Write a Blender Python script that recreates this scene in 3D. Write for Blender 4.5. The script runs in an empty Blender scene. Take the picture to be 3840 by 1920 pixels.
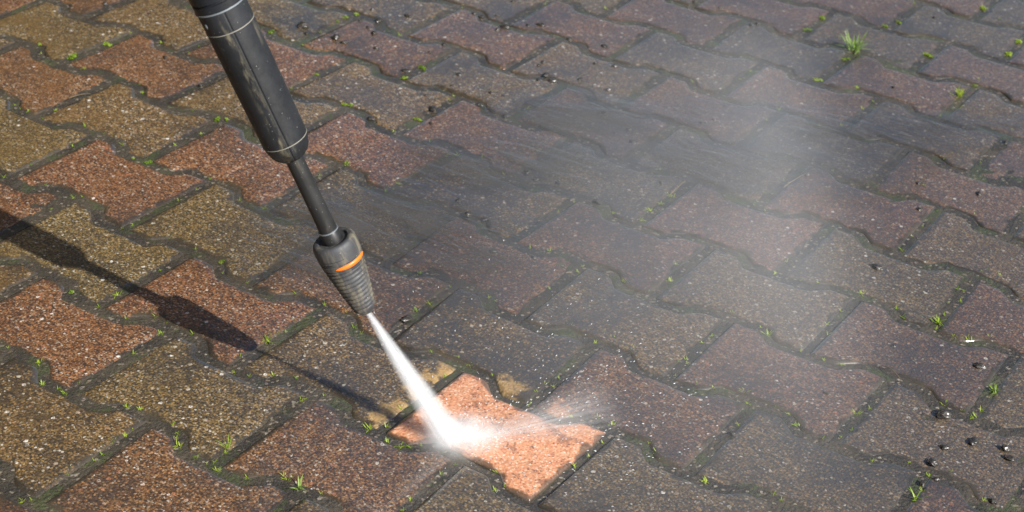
import bpy, bmesh, math, random
from mathutils import Vector, Matrix, noise, Quaternion

random.seed(7)
scene = bpy.context.scene
col = scene.collection

# ---------------------------------------------------------------- camera, sky, sun, exposure
RIGHT = Vector((0.83772, 0.54158, 0.07010)).normalized()
DOWN = Vector((0.32878, -0.39769, -0.85659)).normalized()
FWD = Vector((-0.43604, 0.74063, -0.51121)).normalized()
CAM = Vector((0.73537, -1.24571, 1.08018))
cam_d = bpy.data.cameras.new('camera')
cam = bpy.data.objects.new('camera', cam_d)
col.objects.link(cam)
m = Matrix((RIGHT, -DOWN, -FWD)).transposed().to_4x4()
m.translation = CAM
cam.matrix_world = m
cam_d.sensor_width = 36.0
cam_d.lens = 59.245
cam_d.clip_start = 0.02
cam_d.clip_end = 500.0
cam_d.dof.use_dof = True
cam_d.dof.focus_distance = 1.78
cam_d.dof.aperture_fstop = 10.0
scene.camera = cam

SUN = Vector((0.76974, -0.18779, 0.61011)).normalized()      # towards the sun
SUN_EL = math.asin(SUN.z)
SUN_AZ = math.atan2(SUN.x, SUN.y)
world = bpy.data.worlds.new('World')
scene.world = world
world.use_nodes = True
wn = world.node_tree
wn.nodes.clear()
sky = wn.nodes.new('ShaderNodeTexSky')
sky.sky_type = 'NISHITA'
sky.sun_disc = False
sky.sun_elevation = SUN_EL
sky.sun_rotation = SUN_AZ
sky.altitude = 50
sky.air_density = 1.0
sky.dust_density = 1.6
sky.ozone_density = 1.0
bg = wn.nodes.new('ShaderNodeBackground')
bg.inputs['Strength'].default_value = 0.062
wo = wn.nodes.new('ShaderNodeOutputWorld')
wn.links.new(sky.outputs[0], bg.inputs[0])
wn.links.new(bg.outputs[0], wo.inputs[0])

sun_d = bpy.data.lights.new('sun', 'SUN')
sun_d.energy = 5.0
sun_d.angle = math.radians(0.53)
sun_d.color = (1.0, 0.97, 0.92)
sun = bpy.data.objects.new('sun', sun_d)
sun.rotation_euler = SUN.to_track_quat('Z', 'Y').to_euler()
sun.location = SUN * 10
col.objects.link(sun)

scene.view_settings.view_transform = 'Standard'
scene.view_settings.look = 'None'
scene.view_settings.exposure = 0.72
scene.view_settings.gamma = 1.0
scene.view_settings.use_curve_mapping = False
scene.cycles.volume_bounces = 8
scene.cycles.max_bounces = 8
scene.cycles.diffuse_bounces = 2
scene.cycles.glossy_bounces = 2
scene.cycles.transparent_max_bounces = 16
scene.cycles.volume_step_rate = 1.0
scene.cycles.volume_max_steps = 512

# ---------------------------------------------------------------- measured places
WARPS = "-0.1,-0.08,0.0004,0.0150;-0.1,0.08,-0.0005,0.0001;0.1,-0.08,-0.0123,0.0086;0.1,0.08,-0.0024,0.0028;-0.5,0.7822,0.0054,-0.0017;-0.5,0.9422,0.0066,0.0010;-0.7,0.7822,0.0091,-0.0015;-0.7,0.9422,0.0105,-0.0014;-0.5,0.4948,0.0034,-0.0001;-0.5,0.6548,0.0060,0.0004;-0.6,0.6385,0.0029,0.0083;-0.6,0.7985,0.0038,0.0004;-0.4,0.9259,0.0032,0.0008;-0.4,1.086,0.0062,-0.0042;-0.4,0.6385,0.0013,0.0079;-0.4,0.7985,-0.0048,-0.0004;-0.6,0.9259,0.0096,0.0048;-0.6,1.086,0.0062,-0.0107;0.2,0.0637,-0.0053,0.0036;0.2,0.2237,-0.0063,-0.0022;-0.3,1.07,0.0015,-0.0036;-0.3,1.23,-0.0033,-0.0042;-0.2,1.213,-0.0029,-0.0027;-0.2,1.373,0.0014,-0.0149;-0.3,-0.08,0.0074,0.0013;-0.3,0.08,0.0110,-0.0044;-0.4,0.3511,-0.0078,-0.0016;-0.4,0.5111,0.0030,-0.0027;-0.4,-0.2237,-0.0006,0.0060;-0.4,-0.0637,0.0041,-0.0014;-0.6,0.0637,-0.0016,-0.0021;-0.6,0.2237,0.0057,0.0109;-0.9,0.2074,-0.0126,0.0081;-0.9,0.3674,-0.0093,0.0079;-0.7,0.2074,-0.0014,0.0059;-0.7,0.3674,-0.0086,0.0054;-0.5,-0.08,0.0041,-0.0126;-0.5,0.08,0.0056,-0.0097;-1,0.3511,-0.0148,0.0027;-1,0.5111,-0.0119,0.0091;-0.8,0.0637,-0.0040,0.0001;-0.8,0.2237,-0.0123,-0.0057;-0.2,-0.2237,0.0037,0.0001;-0.2,-0.0637,-0.0004,-0.0041;-0.3,-0.3674,0.0108,-0.0104;-0.3,-0.2074,0.0019,-0.0064;-0.2,0.6385,-0.0009,0.0025;-0.2,0.7985,-0.0026,-0.0148;0,0.0637,0.0098,-0.0068;0,0.2237,-0.0022,-0.0148;-0.2,0.3511,-0.0099,0.0011;-0.2,0.5111,0.0002,-0.0150;0.1,0.7822,-0.0016,0.0149;0.1,0.9422,-0.0057,0.0082;0.3,0.2074,-0.0013,0.0045;0.3,0.3674,0.0052,0.0069"
SPROUTS = "-1.135,0.395,1,0;-1.081,0.384,1,1;-1.056,0.362,1,0;-1.014,0.385,2,1;-1.009,0.453,1,1;-1.017,0.486,1,0;-1.014,0.509,1,0;-0.986,0.535,1,0;-0.954,0.513,1,0;-0.974,0.368,2,0;-0.876,0.382,1,0;-0.852,0.363,1,0;-0.806,0.369,1,0;-0.759,0.367,1,0;-0.902,0.539,1,0;-0.896,0.51,1,0;-0.957,0.219,1,0;-0.943,0.215,1,0;-0.929,0.218,1,0;-0.899,0.215,1,0;-0.904,0.244,1,0;-0.864,0.226,1,0;-0.838,0.236,1,0;-0.803,0.235,1,0;-0.793,0.244,1,0;-0.763,0.229,1,0;-0.807,0.183,1,0;-0.809,0.11,1,0;-0.812,0.064,1,0;-0.703,0.321,2,0;-0.706,0.274,1,0;-0.703,0.25,1,0;-0.698,0.212,1,1;-0.721,0.208,1,0;-0.704,0.376,1,1;-0.714,0.368,1,1;-0.753,0.082,1,0;-0.704,0.082,1,0;-0.696,0.089,1,0;-0.703,0.042,1,0;-0.598,0.161,1,0;-0.601,0.2,1,0;-0.606,0.232,1,0;-0.603,0.106,1,0;-0.602,0.064,1,0;-0.598,0.077,1,0;-0.542,0.083,1,0;-0.499,0.084,1,0;-0.854,0.654,1,1;-0.786,0.648,1,0;-0.705,0.579,1,1;-0.702,0.517,1,0;-0.798,0.705,1,0;-0.804,0.758,1,1;-0.5,0.216,1,0;-0.5,0.275,1,0;-0.502,0.331,1,0;-0.538,0.211,1,0;-0.805,0.779,1,1;-0.799,0.801,1,1;-0.697,0.781,1,0;-0.687,0.943,1,0;-0.697,0.877,1,0;-0.598,0.703,1,1;-0.598,0.656,1,1;-0.505,0.655,1,0;-0.504,0.642,1,0;-0.5,0.554,1,1;-0.503,0.501,1,0;-0.609,0.524,1,1;-0.6,0.527,1,1;-0.495,0.382,1,1;-0.404,0.414,1,0;-0.407,0.382,1,0;-0.407,0.353,1,0;-0.403,0.488,1,0;-0.395,0.503,1,0;-0.365,0.52,1,0;-0.447,0.509,1,0;-0.407,0.643,1,0;-0.37,0.658,1,0;-0.401,0.737,1,0;-0.398,0.691,1,0;-0.505,1.104,1,0;-0.198,0.491,1,0;-0.201,0.457,1,0;-0.157,0.361,1,0;-0.179,0.352,1,0;-0.106,0.509,2,0;-0.107,0.539,2,0;-0.106,0.565,1,0;-0.105,0.591,2,0;-0.142,0.499,1,0;-0.177,0.642,1,0;-0.154,0.65,1,0;-0.313,0.496,1,0;-0.593,1.052,1,0;-0.205,1.321,1,1;-0.202,1.256,1,1;-0.107,1.499,1,0;-0.004,1.563,2,1;0.035,1.533,1,0;-0.096,1.397,1,1;-0.107,1.364,1,1;0.095,1.457,2,1;0.098,1.395,2,1;-0.005,1.297,2,1;-0.104,1.188,1,1;-0.106,1.081,2,1;-0.048,1.099,1,1;-0.07,1.079,1,0;-0.005,1.108,1,0;0.098,1.232,1,1;0.096,1.26,1,0;-0.005,0.985,1,0;-0.011,0.953,1,0;-0.009,1.03,1,0;-0.005,1.066,1,0;0.02,1.102,1,0;-0.107,0.94,1,0;-0.107,0.895,1,0;-0.112,0.844,1,0;-0.036,0.931,1,0;-0.158,0.8,1,0;-0.182,0.809,1,0;-0.115,0.787,1,0;-0.073,0.783,1,0;0.197,0.977,1,0;0.151,0.95,1,0;-0.203,1.039,1,0;-0.202,1.001,1,0;-0.254,0.94,1,0;0.078,1.079,1,0;0.094,1.088,1,0;0.2,1.114,1,0;0.018,0.816,1,0;0.039,0.807,1,0;-0.01,0.685,1,0;-0.005,0.643,1,0;0.013,0.64,1,0;-0.05,0.538,1,0;0.116,0.685,1,0;0.089,0.641,1,0;0.13,0.679,1,0;0.199,0.74,1,0;0.198,0.704,1,0;0.157,0.853,1,0;0.198,0.795,1,0;0.244,0.819,1,0;-0.074,0.665,1,0;-0.108,0.651,1,0;0.199,0.662,1,0;0.025,0.534,1,0;-0.004,0.736,1,0;-0.513,-0.206,1,0;-0.467,-0.204,2,0;-0.433,-0.231,1,0;-0.403,-0.227,2,0;-0.415,-0.227,1,0;-0.406,-0.205,1,0;-0.543,-0.081,1,1;-0.497,-0.082,1,0;-0.501,-0.064,1,0;-0.499,-0.051,2,0;-0.498,0.02,1,0;-0.456,-0.082,1,0;-0.444,-0.053,1,0;-0.432,-0.059,1,0;-0.414,-0.059,1,0;-0.399,-0.054,1,0;-0.403,-0.079,2,0;-0.376,-0.059,1,0;-0.4,-0.128,1,0;-0.402,-0.164,1,0;-0.336,-0.204,1,0;-0.321,-0.2,2,0;-0.303,-0.231,1,0;-0.301,-0.243,1,0;-0.304,-0.257,2,0;-0.306,-0.272,2,0;-0.297,-0.28,1,0;-0.297,-0.292,1,0;-0.306,-0.314,1,0;-0.302,-0.322,1,0;-0.306,-0.332,1,0;-0.301,-0.361,1,0;-0.305,-0.38,2,0;-0.3,-0.374,1,0;-0.258,-0.213,1,0;-0.246,-0.221,2,0;-0.263,-0.206,1,0;-0.202,-0.201,1,0;-0.218,-0.226,2,0;-0.201,-0.219,1,0;-0.204,-0.227,1,0;-0.19,-0.227,1,0;-0.207,-0.171,1,0;-0.2,-0.169,1,0;-0.272,-0.082,1,0;-0.253,-0.064,1,0;-0.229,-0.053,1,0;-0.304,-0.06,1,0;-0.29,-0.084,1,0;-0.303,0.002,1,0;-0.297,0.012,1,0;-0.304,0.036,1,0;-0.3,0.069,1,0;-0.297,0.083,1,0;-0.339,0.082,1,0;-0.4,0.064,1,0;-0.454,0.082,1,1;-0.436,0.062,1,0;-0.2,-0.082,2,0;-0.185,-0.06,1,0;-0.126,-0.195,2,0;-0.159,-0.217,1,0;-0.083,-0.194,1,0;-0.276,-0.197,1,0;-0.254,0.214,2,0;-0.203,0.182,1,0;-0.203,0.165,1,0;-0.206,0.143,2,0;-0.205,0.21,1,0;-0.268,0.087,1,0;-0.229,0.065,1,0;-0.242,0.067,1,0;-0.155,0.221,1,0;-0.145,0.219,1,0;-0.104,0.356,1,0;-0.102,0.342,2,0;-0.092,0.384,1,0;-0.043,0.357,2,0;-0.011,0.357,1,0;-0.003,0.396,2,0;-0.012,0.435,1,0;-0.109,0.286,1,0;-0.049,0.229,2,0;-0.005,0.216,2,0;0.008,0.24,1,0;0.019,0.233,1,0;0.036,0.234,2,0;-0.008,0.243,1,0;-0.026,0.229,1,0;-0.103,0.053,1,0;-0.121,0.089,1,0;-0.109,0.091,1,0;-0.092,0.089,1,0;-0.078,0.093,1,0;-0.061,0.087,1,0;-0.143,0.084,1,0;-0.115,-0.035,1,0;-0.105,-0.027,1,0;-0.109,-0.011,1,0;-0.151,-0.068,1,0;-0.112,-0.078,2,0;-0.099,-0.063,1,0;-0.082,-0.083,1,0;-0.068,-0.08,2,0;-0.057,-0.076,1,0;-0.05,-0.067,1,0;-0.006,-0.094,1,0;-0.004,-0.071,1,0;-0.007,-0.145,1,0;-0.003,-0.163,1,0;-0,-0.134,1,0;0.036,-0.054,1,0;0.052,-0.079,1,0;0.055,-0.068,1,0;-0.006,0.092,1,0;-0.008,0.112,1,0;0.003,0.113,1,0;0,0.128,1,0;-0.001,0.067,1,0;0.059,0.087,1,0;0.072,0.092,1,0;0.09,0.09,2,0;0.049,0.076,1,0;0.099,0.057,1,0;0.099,0.027,1,0;0.096,0.005,1,0;0.14,0.089,1,0;0.152,0.077,1,0;0.161,0.073,1,0;0.092,0.209,1,0;0.101,0.217,1,0;0.065,0.213,1,0;0.089,0.245,1,0;0.041,0.364,1,0;0.094,0.379,1,0;0.095,0.498,1,0;0.127,0.503,1,0;0.147,0.513,1,0;0.172,0.525,1,0;0.2,0.526,2,0;0.094,0.535,1,0;0.198,0.469,2,0;0.195,0.43,1,0;0.205,0.41,1,0;0.146,0.365,2,0;0.135,0.373,1,0;0.097,0.318,1,0;0.095,0.297,1,0;0.096,0.255,1,0;0.1,0.246,1,0;0.204,0.355,1,0;0.195,0.356,1,0;0.224,0.355,1,0;0.243,0.36,2,0;0.129,0.216,1,0;0.147,0.223,1,0;0.18,0.237,2,0;0.192,0.22,1,0;0.22,0.235,1,0;0.236,0.232,1,0;0.252,0.218,2,0;0.285,0.214,1,0;0.297,0.28,2,0;0.3,0.268,1,0;0.305,0.3,1,0;0.304,0.248,1,0;0.301,0.229,1,0;0.2,0.179,1,0;0.219,0.065,2,0;0.295,0.088,1,0;0.304,0.075,1,0;0.283,0.092,1,0;0.344,0.21,1,0;0.363,0.231,1,0;0.378,0.232,1,0;0.403,0.224,1,0;0.407,0.195,1,0;0.421,0.246,1,0;0.371,0.36,2,0;0.392,0.36,1,0;0.406,0.359,2,0;0.408,0.374,1,0;0.304,0.676,1,0;0.307,0.685,1,0;0.3,0.66,1,0;0.301,0.639,1,0;0.294,0.613,1,0;0.303,0.614,1,0;0.297,0.573,1,0;0.308,0.588,1,0;0.302,0.542,1,0;0.306,0.508,1,0;0.329,0.504,1,0;0.345,0.51,2,0;0.28,0.504,1,0;0.262,0.506,1,0;0.249,0.519,1,0;0.327,0.682,1,0;0.35,0.674,1,0;0.404,0.53,1,0;0.365,0.531,1,0;0.238,0.417,1,0;0.466,0.218,1,0;0.409,0.475,1,0"
CLODS = "-0.79,0.832,1;-0.755,0.803,2;-0.733,0.85,1;-0.73,0.756,2;-0.751,0.769,1;-0.777,0.783,1;-0.743,0.697,2;-0.607,0.676,2;-0.693,0.712,1;-0.621,0.756,1;-0.622,0.796,1;-0.59,0.904,2;-0.586,0.918,2;-0.623,0.951,1;-0.64,0.929,1;-0.657,0.931,1;-0.547,0.965,2;-0.563,0.95,1;-0.636,1.019,1;-0.482,0.949,2;-0.425,0.963,2;-0.403,0.896,2;-0.374,0.907,1;-0.438,0.806,2;-0.438,0.783,1;-0.42,0.794,2;-0.391,0.829,1;-0.466,0.83,1;-0.467,0.844,1;-0.468,0.696,1;-0.448,0.7,1;-0.54,0.717,1;-0.537,0.627,1;-0.526,0.678,1;-0.502,0.595,2;-0.457,0.652,2;-0.408,0.647,2;-0.401,0.683,1;-0.478,0.556,1;-0.309,0.772,1;-0.3,0.747,2;-0.326,0.688,1;-0.258,0.705,1;-0.247,0.727,1;-0.223,0.694,2;-0.338,0.825,1;-0.29,0.519,2;-0.26,0.537,1;-0.241,0.52,1;-0.287,0.368,2;-0.263,0.374,1;-0.172,0.509,2;-0.133,0.615,1;-0.318,0.393,1;-0.27,0.51,1;-0.55,0.51,1;-0.21,0.314,1;-0.356,1.241,1;-0.285,1.208,1;-0.278,1.22,1;-0.055,1.457,1;-0.001,1.135,1;-0.176,0.893,1;-0.175,0.819,1;-0.166,0.84,1;0.015,0.771,1;0.204,1.066,1;0.179,0.779,1;-0.403,1.233,1;0.15,0.854,1;0.228,0.879,1;-0.809,0.684,1;-1.121,0.562,1;-0.91,0.473,1;-0.931,0.513,1;-0.805,0.435,1;0.193,0.594,2;0.279,0.434,1;0.377,0.458,2;0.422,0.309,2;0.454,0.32,2;0.464,0.306,2;0.4,0.28,1;0.403,0.204,2;0.413,0.221,1;0.254,0.293,1;0.203,0.157,1;0.474,0.222,1;-0.203,0.118,2;-0.162,0.333,1"
RIMS = [(-0.107, -0.032, 0.024), (-0.112, -0.054, 0.018), (-0.107, 0.064, 0.024), (-0.109, 0.043, 0.02), (-0.036, 0.077, 0.026), (0.034, 0.072, 0.02), (-0.106, 0.011, 0.02)]
WASHED_OUT = [(-0.092, -0.052, 0.03, 0.0022), (-0.094, 0.002, 0.03, 0.0022), (-0.097, 0.067, 0.03, 0.0022), (0.097, 0.039, 0.035, 0.0022), (0.094, -0.014, 0.035, 0.0022), (0.089, -0.063, 0.035, 0.0022), (-0.043, 0.066, 0.03, 0.0022), (0.074, -0.051, 0.03, 0.0022), (0.041, 0.057, 0.03, 0.0022), (0.02, -0.051, 0.03, 0.0022)]
CLEANER = {(-2.5, -1): 0.98, (-3, 2): 0.90, (-3.5, 1): 0.78, (-2.5, 3): 0.88, (-3, 0): 0.80, (-2.5, 1): 0.80, (-4, 2): 0.66, (-2, 0): 0.70, (-1.5, -1): 0.60, (-4.5, 3): 0.6, (-5, 2): 0.6, (-5.5, 3): 0.7, (-4.5, 1): 0.7, (1, 2): 0.5, (-2, 4): 0.6, (-5, 4): 0.6, (-2, 2): 0.5, (-3, 4): 0.6, (-2.5, 5): 0.55}
FLOWS = [(-0.366, 0.127, 0.2, 0.085, 0.55, 0.7), (-0.318, 0.266, 0.325, 0.17, 0.55, 1), (-0.298, 0.535, 0.312, 0.136, 0.75, 0.9), (-0.302, 0.726, 0.25, 0.119, 0.6, 0.8), (-0.129, 0.71, 0.375, 0.136, 0.6, 0.7), (0.013, 0.947, 0.375, 0.102, 0.7, 0.6)]
MIST = 0.45
# ---------------------------------------------------------------- helpers
def tag(o, label=None, cat=None, group=None, kind=None):
    if label: o['label'] = label
    if cat: o['category'] = cat
    if group: o['group'] = group
    if kind: o['kind'] = kind
    return o

def link(name, me, parent=None, mat=None):
    o = bpy.data.objects.new(name, me)
    col.objects.link(o)
    if parent: o.parent = parent
    if mat: me.materials.append(mat)
    return o

def mesh(name, v, f, smooth=True):
    me = bpy.data.meshes.new(name)
    me.from_pydata(v, [], f)
    if smooth:
        me.polygons.foreach_set('use_smooth', [True] * len(me.polygons))
    me.update()
    return me

class NT:
    """Small wrapper for writing node graphs as expressions."""
    def __init__(s, name, dim='3D'):
        s.dim = dim
        s.mat = bpy.data.materials.new(name)
        s.mat.use_nodes = True
        s.t = s.mat.node_tree
        s.t.nodes.clear()
        s.out = s.t.nodes.new('ShaderNodeOutputMaterial')
    def set(s, node, key, val):
        inp = node.inputs[key]
        if isinstance(val, bpy.types.NodeSocket): s.t.links.new(val, inp)
        elif isinstance(val, bpy.types.Node): s.t.links.new(val.outputs[0], inp)
        elif val is not None:
            if inp.type == 'RGBA' and len(val) == 3: val = (*val, 1)
            inp.default_value = val
    def n(s, typ, out=0, attrs=None, **kw):
        nd = s.t.nodes.new('ShaderNode' + typ)
        for k, v in (attrs or {}).items(): setattr(nd, k, v)
        for k, v in kw.items():
            if k[0] == 'i' and k[1:].isdigit(): k = int(k[1:])
            else: k = k.replace('_', ' ')
            s.set(nd, k, v)
        return nd if out is None else nd.outputs[out]
    def m(s, op, a, b=None, c=None, clamp=False):
        return s.n('Math', attrs={'operation': op, 'use_clamp': clamp}, i0=a, i1=b, i2=c)
    def vm(s, op, a, b=None, out=0):
        nd = s.t.nodes.new('ShaderNodeVectorMath'); nd.operation = op
        s.set(nd, 0, a); s.set(nd, 1, b)
        return nd.outputs[out]
    def scale(s, a, f):
        nd = s.t.nodes.new('ShaderNodeVectorMath'); nd.operation = 'SCALE'
        s.set(nd, 0, a); s.set(nd, 'Scale', f)
        return nd.outputs[0]
    def pos(s): return s.n('NewGeometry', out='Position')
    def noise(s, p, scale, detail=3.0, rough=0.55, out=0, dist=0.0):
        return s.n('TexNoise', out=out, attrs={'noise_dimensions': s.dim}, Vector=p, Scale=scale, Detail=detail, Roughness=rough, Distortion=dist)
    def vor(s, p, scale, rnd=1.0):
        return s.n('TexVoronoi', out=None, attrs={'voronoi_dimensions': s.dim}, Vector=p, Scale=scale, Randomness=rnd)
    def mix(s, f, a, b):
        nd = s.t.nodes.new('ShaderNodeMix'); nd.data_type = 'RGBA'
        s.set(nd, 0, f); s.set(nd, 6, a); s.set(nd, 7, b)
        return nd.outputs[2]
    def sep(s, c): return s.n('SeparateColor', out=None, Color=c).outputs
    def smooth(s, v, a, b):
        return s.n('MapRange', attrs={'interpolation_type': 'SMOOTHSTEP'}, Value=v, From_Min=a, From_Max=b, To_Min=0.0, To_Max=1.0)
    def lin(s, v, a, b, c=0.0, d=1.0):
        return s.n('MapRange', Value=v, From_Min=a, From_Max=b, To_Min=c, To_Max=d)
    def ramp(s, f, stops, const=False):
        nd = s.t.nodes.new('ShaderNodeValToRGB')
        cr = nd.color_ramp
        if const: cr.interpolation = 'CONSTANT'
        while len(cr.elements) < len(stops): cr.elements.new(0.5)
        for e, (p, c) in zip(cr.elements, stops): e.position = p; e.color = (*c, 1)
        s.set(nd, 0, f)
        return nd.outputs[0]
    def bump(s, h, strength, dist, normal=None):
        return s.n('Bump', Strength=strength, Distance=dist, Height=h, Normal=normal)
    def surf(s, sock): s.t.links.new(sock, s.out.inputs['Surface'])
    def vol(s, sock): s.t.links.new(sock, s.out.inputs['Volume'])
    def bsdf(s, **kw): return s.n('BsdfPrincipled', **kw)

# ---------------------------------------------------------------- the laid pattern
PITCH, LEN = 0.1437, 0.2
H0, XE, XN = 0.082, 0.060, 0.040
Q0 = PITCH - H0
JOINT = 0.0075
# where the joints of the real pavement lie off the ideal pattern (metres)
WARP = [tuple(float(q) for q in t.split(',')) for t in WARPS.split(';')]
def warp(x, y):
    sw = 0.4; dx = dy = 0.0
    for sx, sy, ax, ay in WARP:
        d2 = (sx - x) ** 2 + (sy - y) ** 2
        if d2 < 0.12:
            w = math.exp(-d2 / 0.0162)
            sw += w; dx += w * ax; dy += w * ay
    return x + dx / sw, y + dy / sw

def fillet(pts, radii, seg=3):
    out = []
    n = len(pts)
    for i in range(n):
        p, a, b = Vector(pts[i]), Vector(pts[i - 1]), Vector(pts[(i + 1) % n])
        u, v = (a - p).normalized(), (b - p).normalized()
        ang = u.angle(v)
        t = min(radii[i] / math.tan(ang / 2), 0.45 * (a - p).length, 0.45 * (b - p).length)
        s, e = p + u * t, p + v * t
        for k in range(seg + 1):
            f = k / seg
            out.append(tuple((s * (1 - f) ** 2) + p * (2 * f * (1 - f)) + e * f ** 2))
    return out

def outline(i):
    a, h, q = LEN / 2 - i, H0 - i, Q0 - i
    k = i * (math.sqrt(2) - 1)
    xe, xn = XE + k, XN + k
    half = [(a, -h), (a, h), (xe, h), (xn, q), (-xn, q), (-xe, h)]
    pts = half + [(-a, h), (-a, -h), (-xe, -h), (-xn, -q), (xn, -q), (xe, -h)]
    rc = max(0.006 - i, 0.0015)
    r = {0: rc, 1: rc, 6: rc, 7: rc}
    rad = [r.get(j, 0.013) for j in range(12)]
    return fillet(pts, rad)

J2 = JOINT / 2
RINGS = [(-0.045, J2, 1.0), (-0.008, J2, 1.0), (-0.0035, J2 + 0.001, 1.0), (-0.0013, J2 + 0.0028, 1.0),
         (-0.0003, J2 + 0.006, 0.75), (0.0, J2 + 0.0105, 0.38), (0.0, J2 + 0.0185, 0.0)]
OUT = [(z, outline(i), e) for z, i, e in RINGS]

def paver_geo(u, v, dz, tx, ty, jit):
    """verts in world coordinates, faces and edge weights of one paver"""
    cx, cy = u * LEN, v * PITCH
    vs, fs, ew = [], [], []
    n = len(OUT[0][1])
    rng = random.Random(int(u * 20 + 1000) * 977 + v * 131)
    seed = Vector((rng.uniform(0, 50), rng.uniform(0, 50), rng.uniform(0, 50)))
    for z, o, e in OUT:
        for (x, y) in o:
            # worn, uneven edges
            w = (0.0026 if (u, v) == (0, 0) else 0.0013) * min(1.0, e + 0.3) * (noise.noise(Vector((x, y, 0)) * 90 + seed) + 0.5 * noise.noise(Vector((x, y, 4)) * 230 + seed))
            r = math.hypot(x, y)
            x2, y2 = x * (1 + w / r) + jit[0], y * (1 + w / r) + jit[1]
            c, s_ = math.cos(jit[2]), math.sin(jit[2])
            X, Y = warp(cx + x2 * c - y2 * s_, cy + x2 * s_ + y2 * c)
            chip = 0.0
            if -0.01 < z < 0: chip = -0.0015 * max(0.0, noise.noise(Vector((x, y, 3)) * 55 + seed))
            vs.append((X, Y, z + dz + tx * x + ty * y + chip)); ew.append(e)
    for k in range(len(OUT) - 1):
        for j in range(n):
            a, b = k * n + j, k * n + (j + 1) % n
            fs.append((a, b, b + n, a + n))
    fs.append(tuple(range((len(OUT) - 1) * n, len(OUT) * n)))
    return vs, fs, ew

def is_red(u, v):
    return (math.floor(u) + (v // 2)) % 2 == 0

# ---------------------------------------------------------------- materials
def mud_color(b, p):
    f = b.noise(p, 14, 4)
    c = b.mix(b.smooth(f, 0.35, 0.68), (0.020, 0.016, 0.010), (0.050, 0.039, 0.023))
    g = b.noise(p, 600, 2)
    return b.mix(b.smooth(g, 0.62, 0.78), c, (0.12, 0.10, 0.075))

def film_normal(b, p, base=None, strength=0.25):
    a = b.noise(p, 38, 3, 0.6)
    return b.bump(a, strength, 0.004, base)

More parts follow.
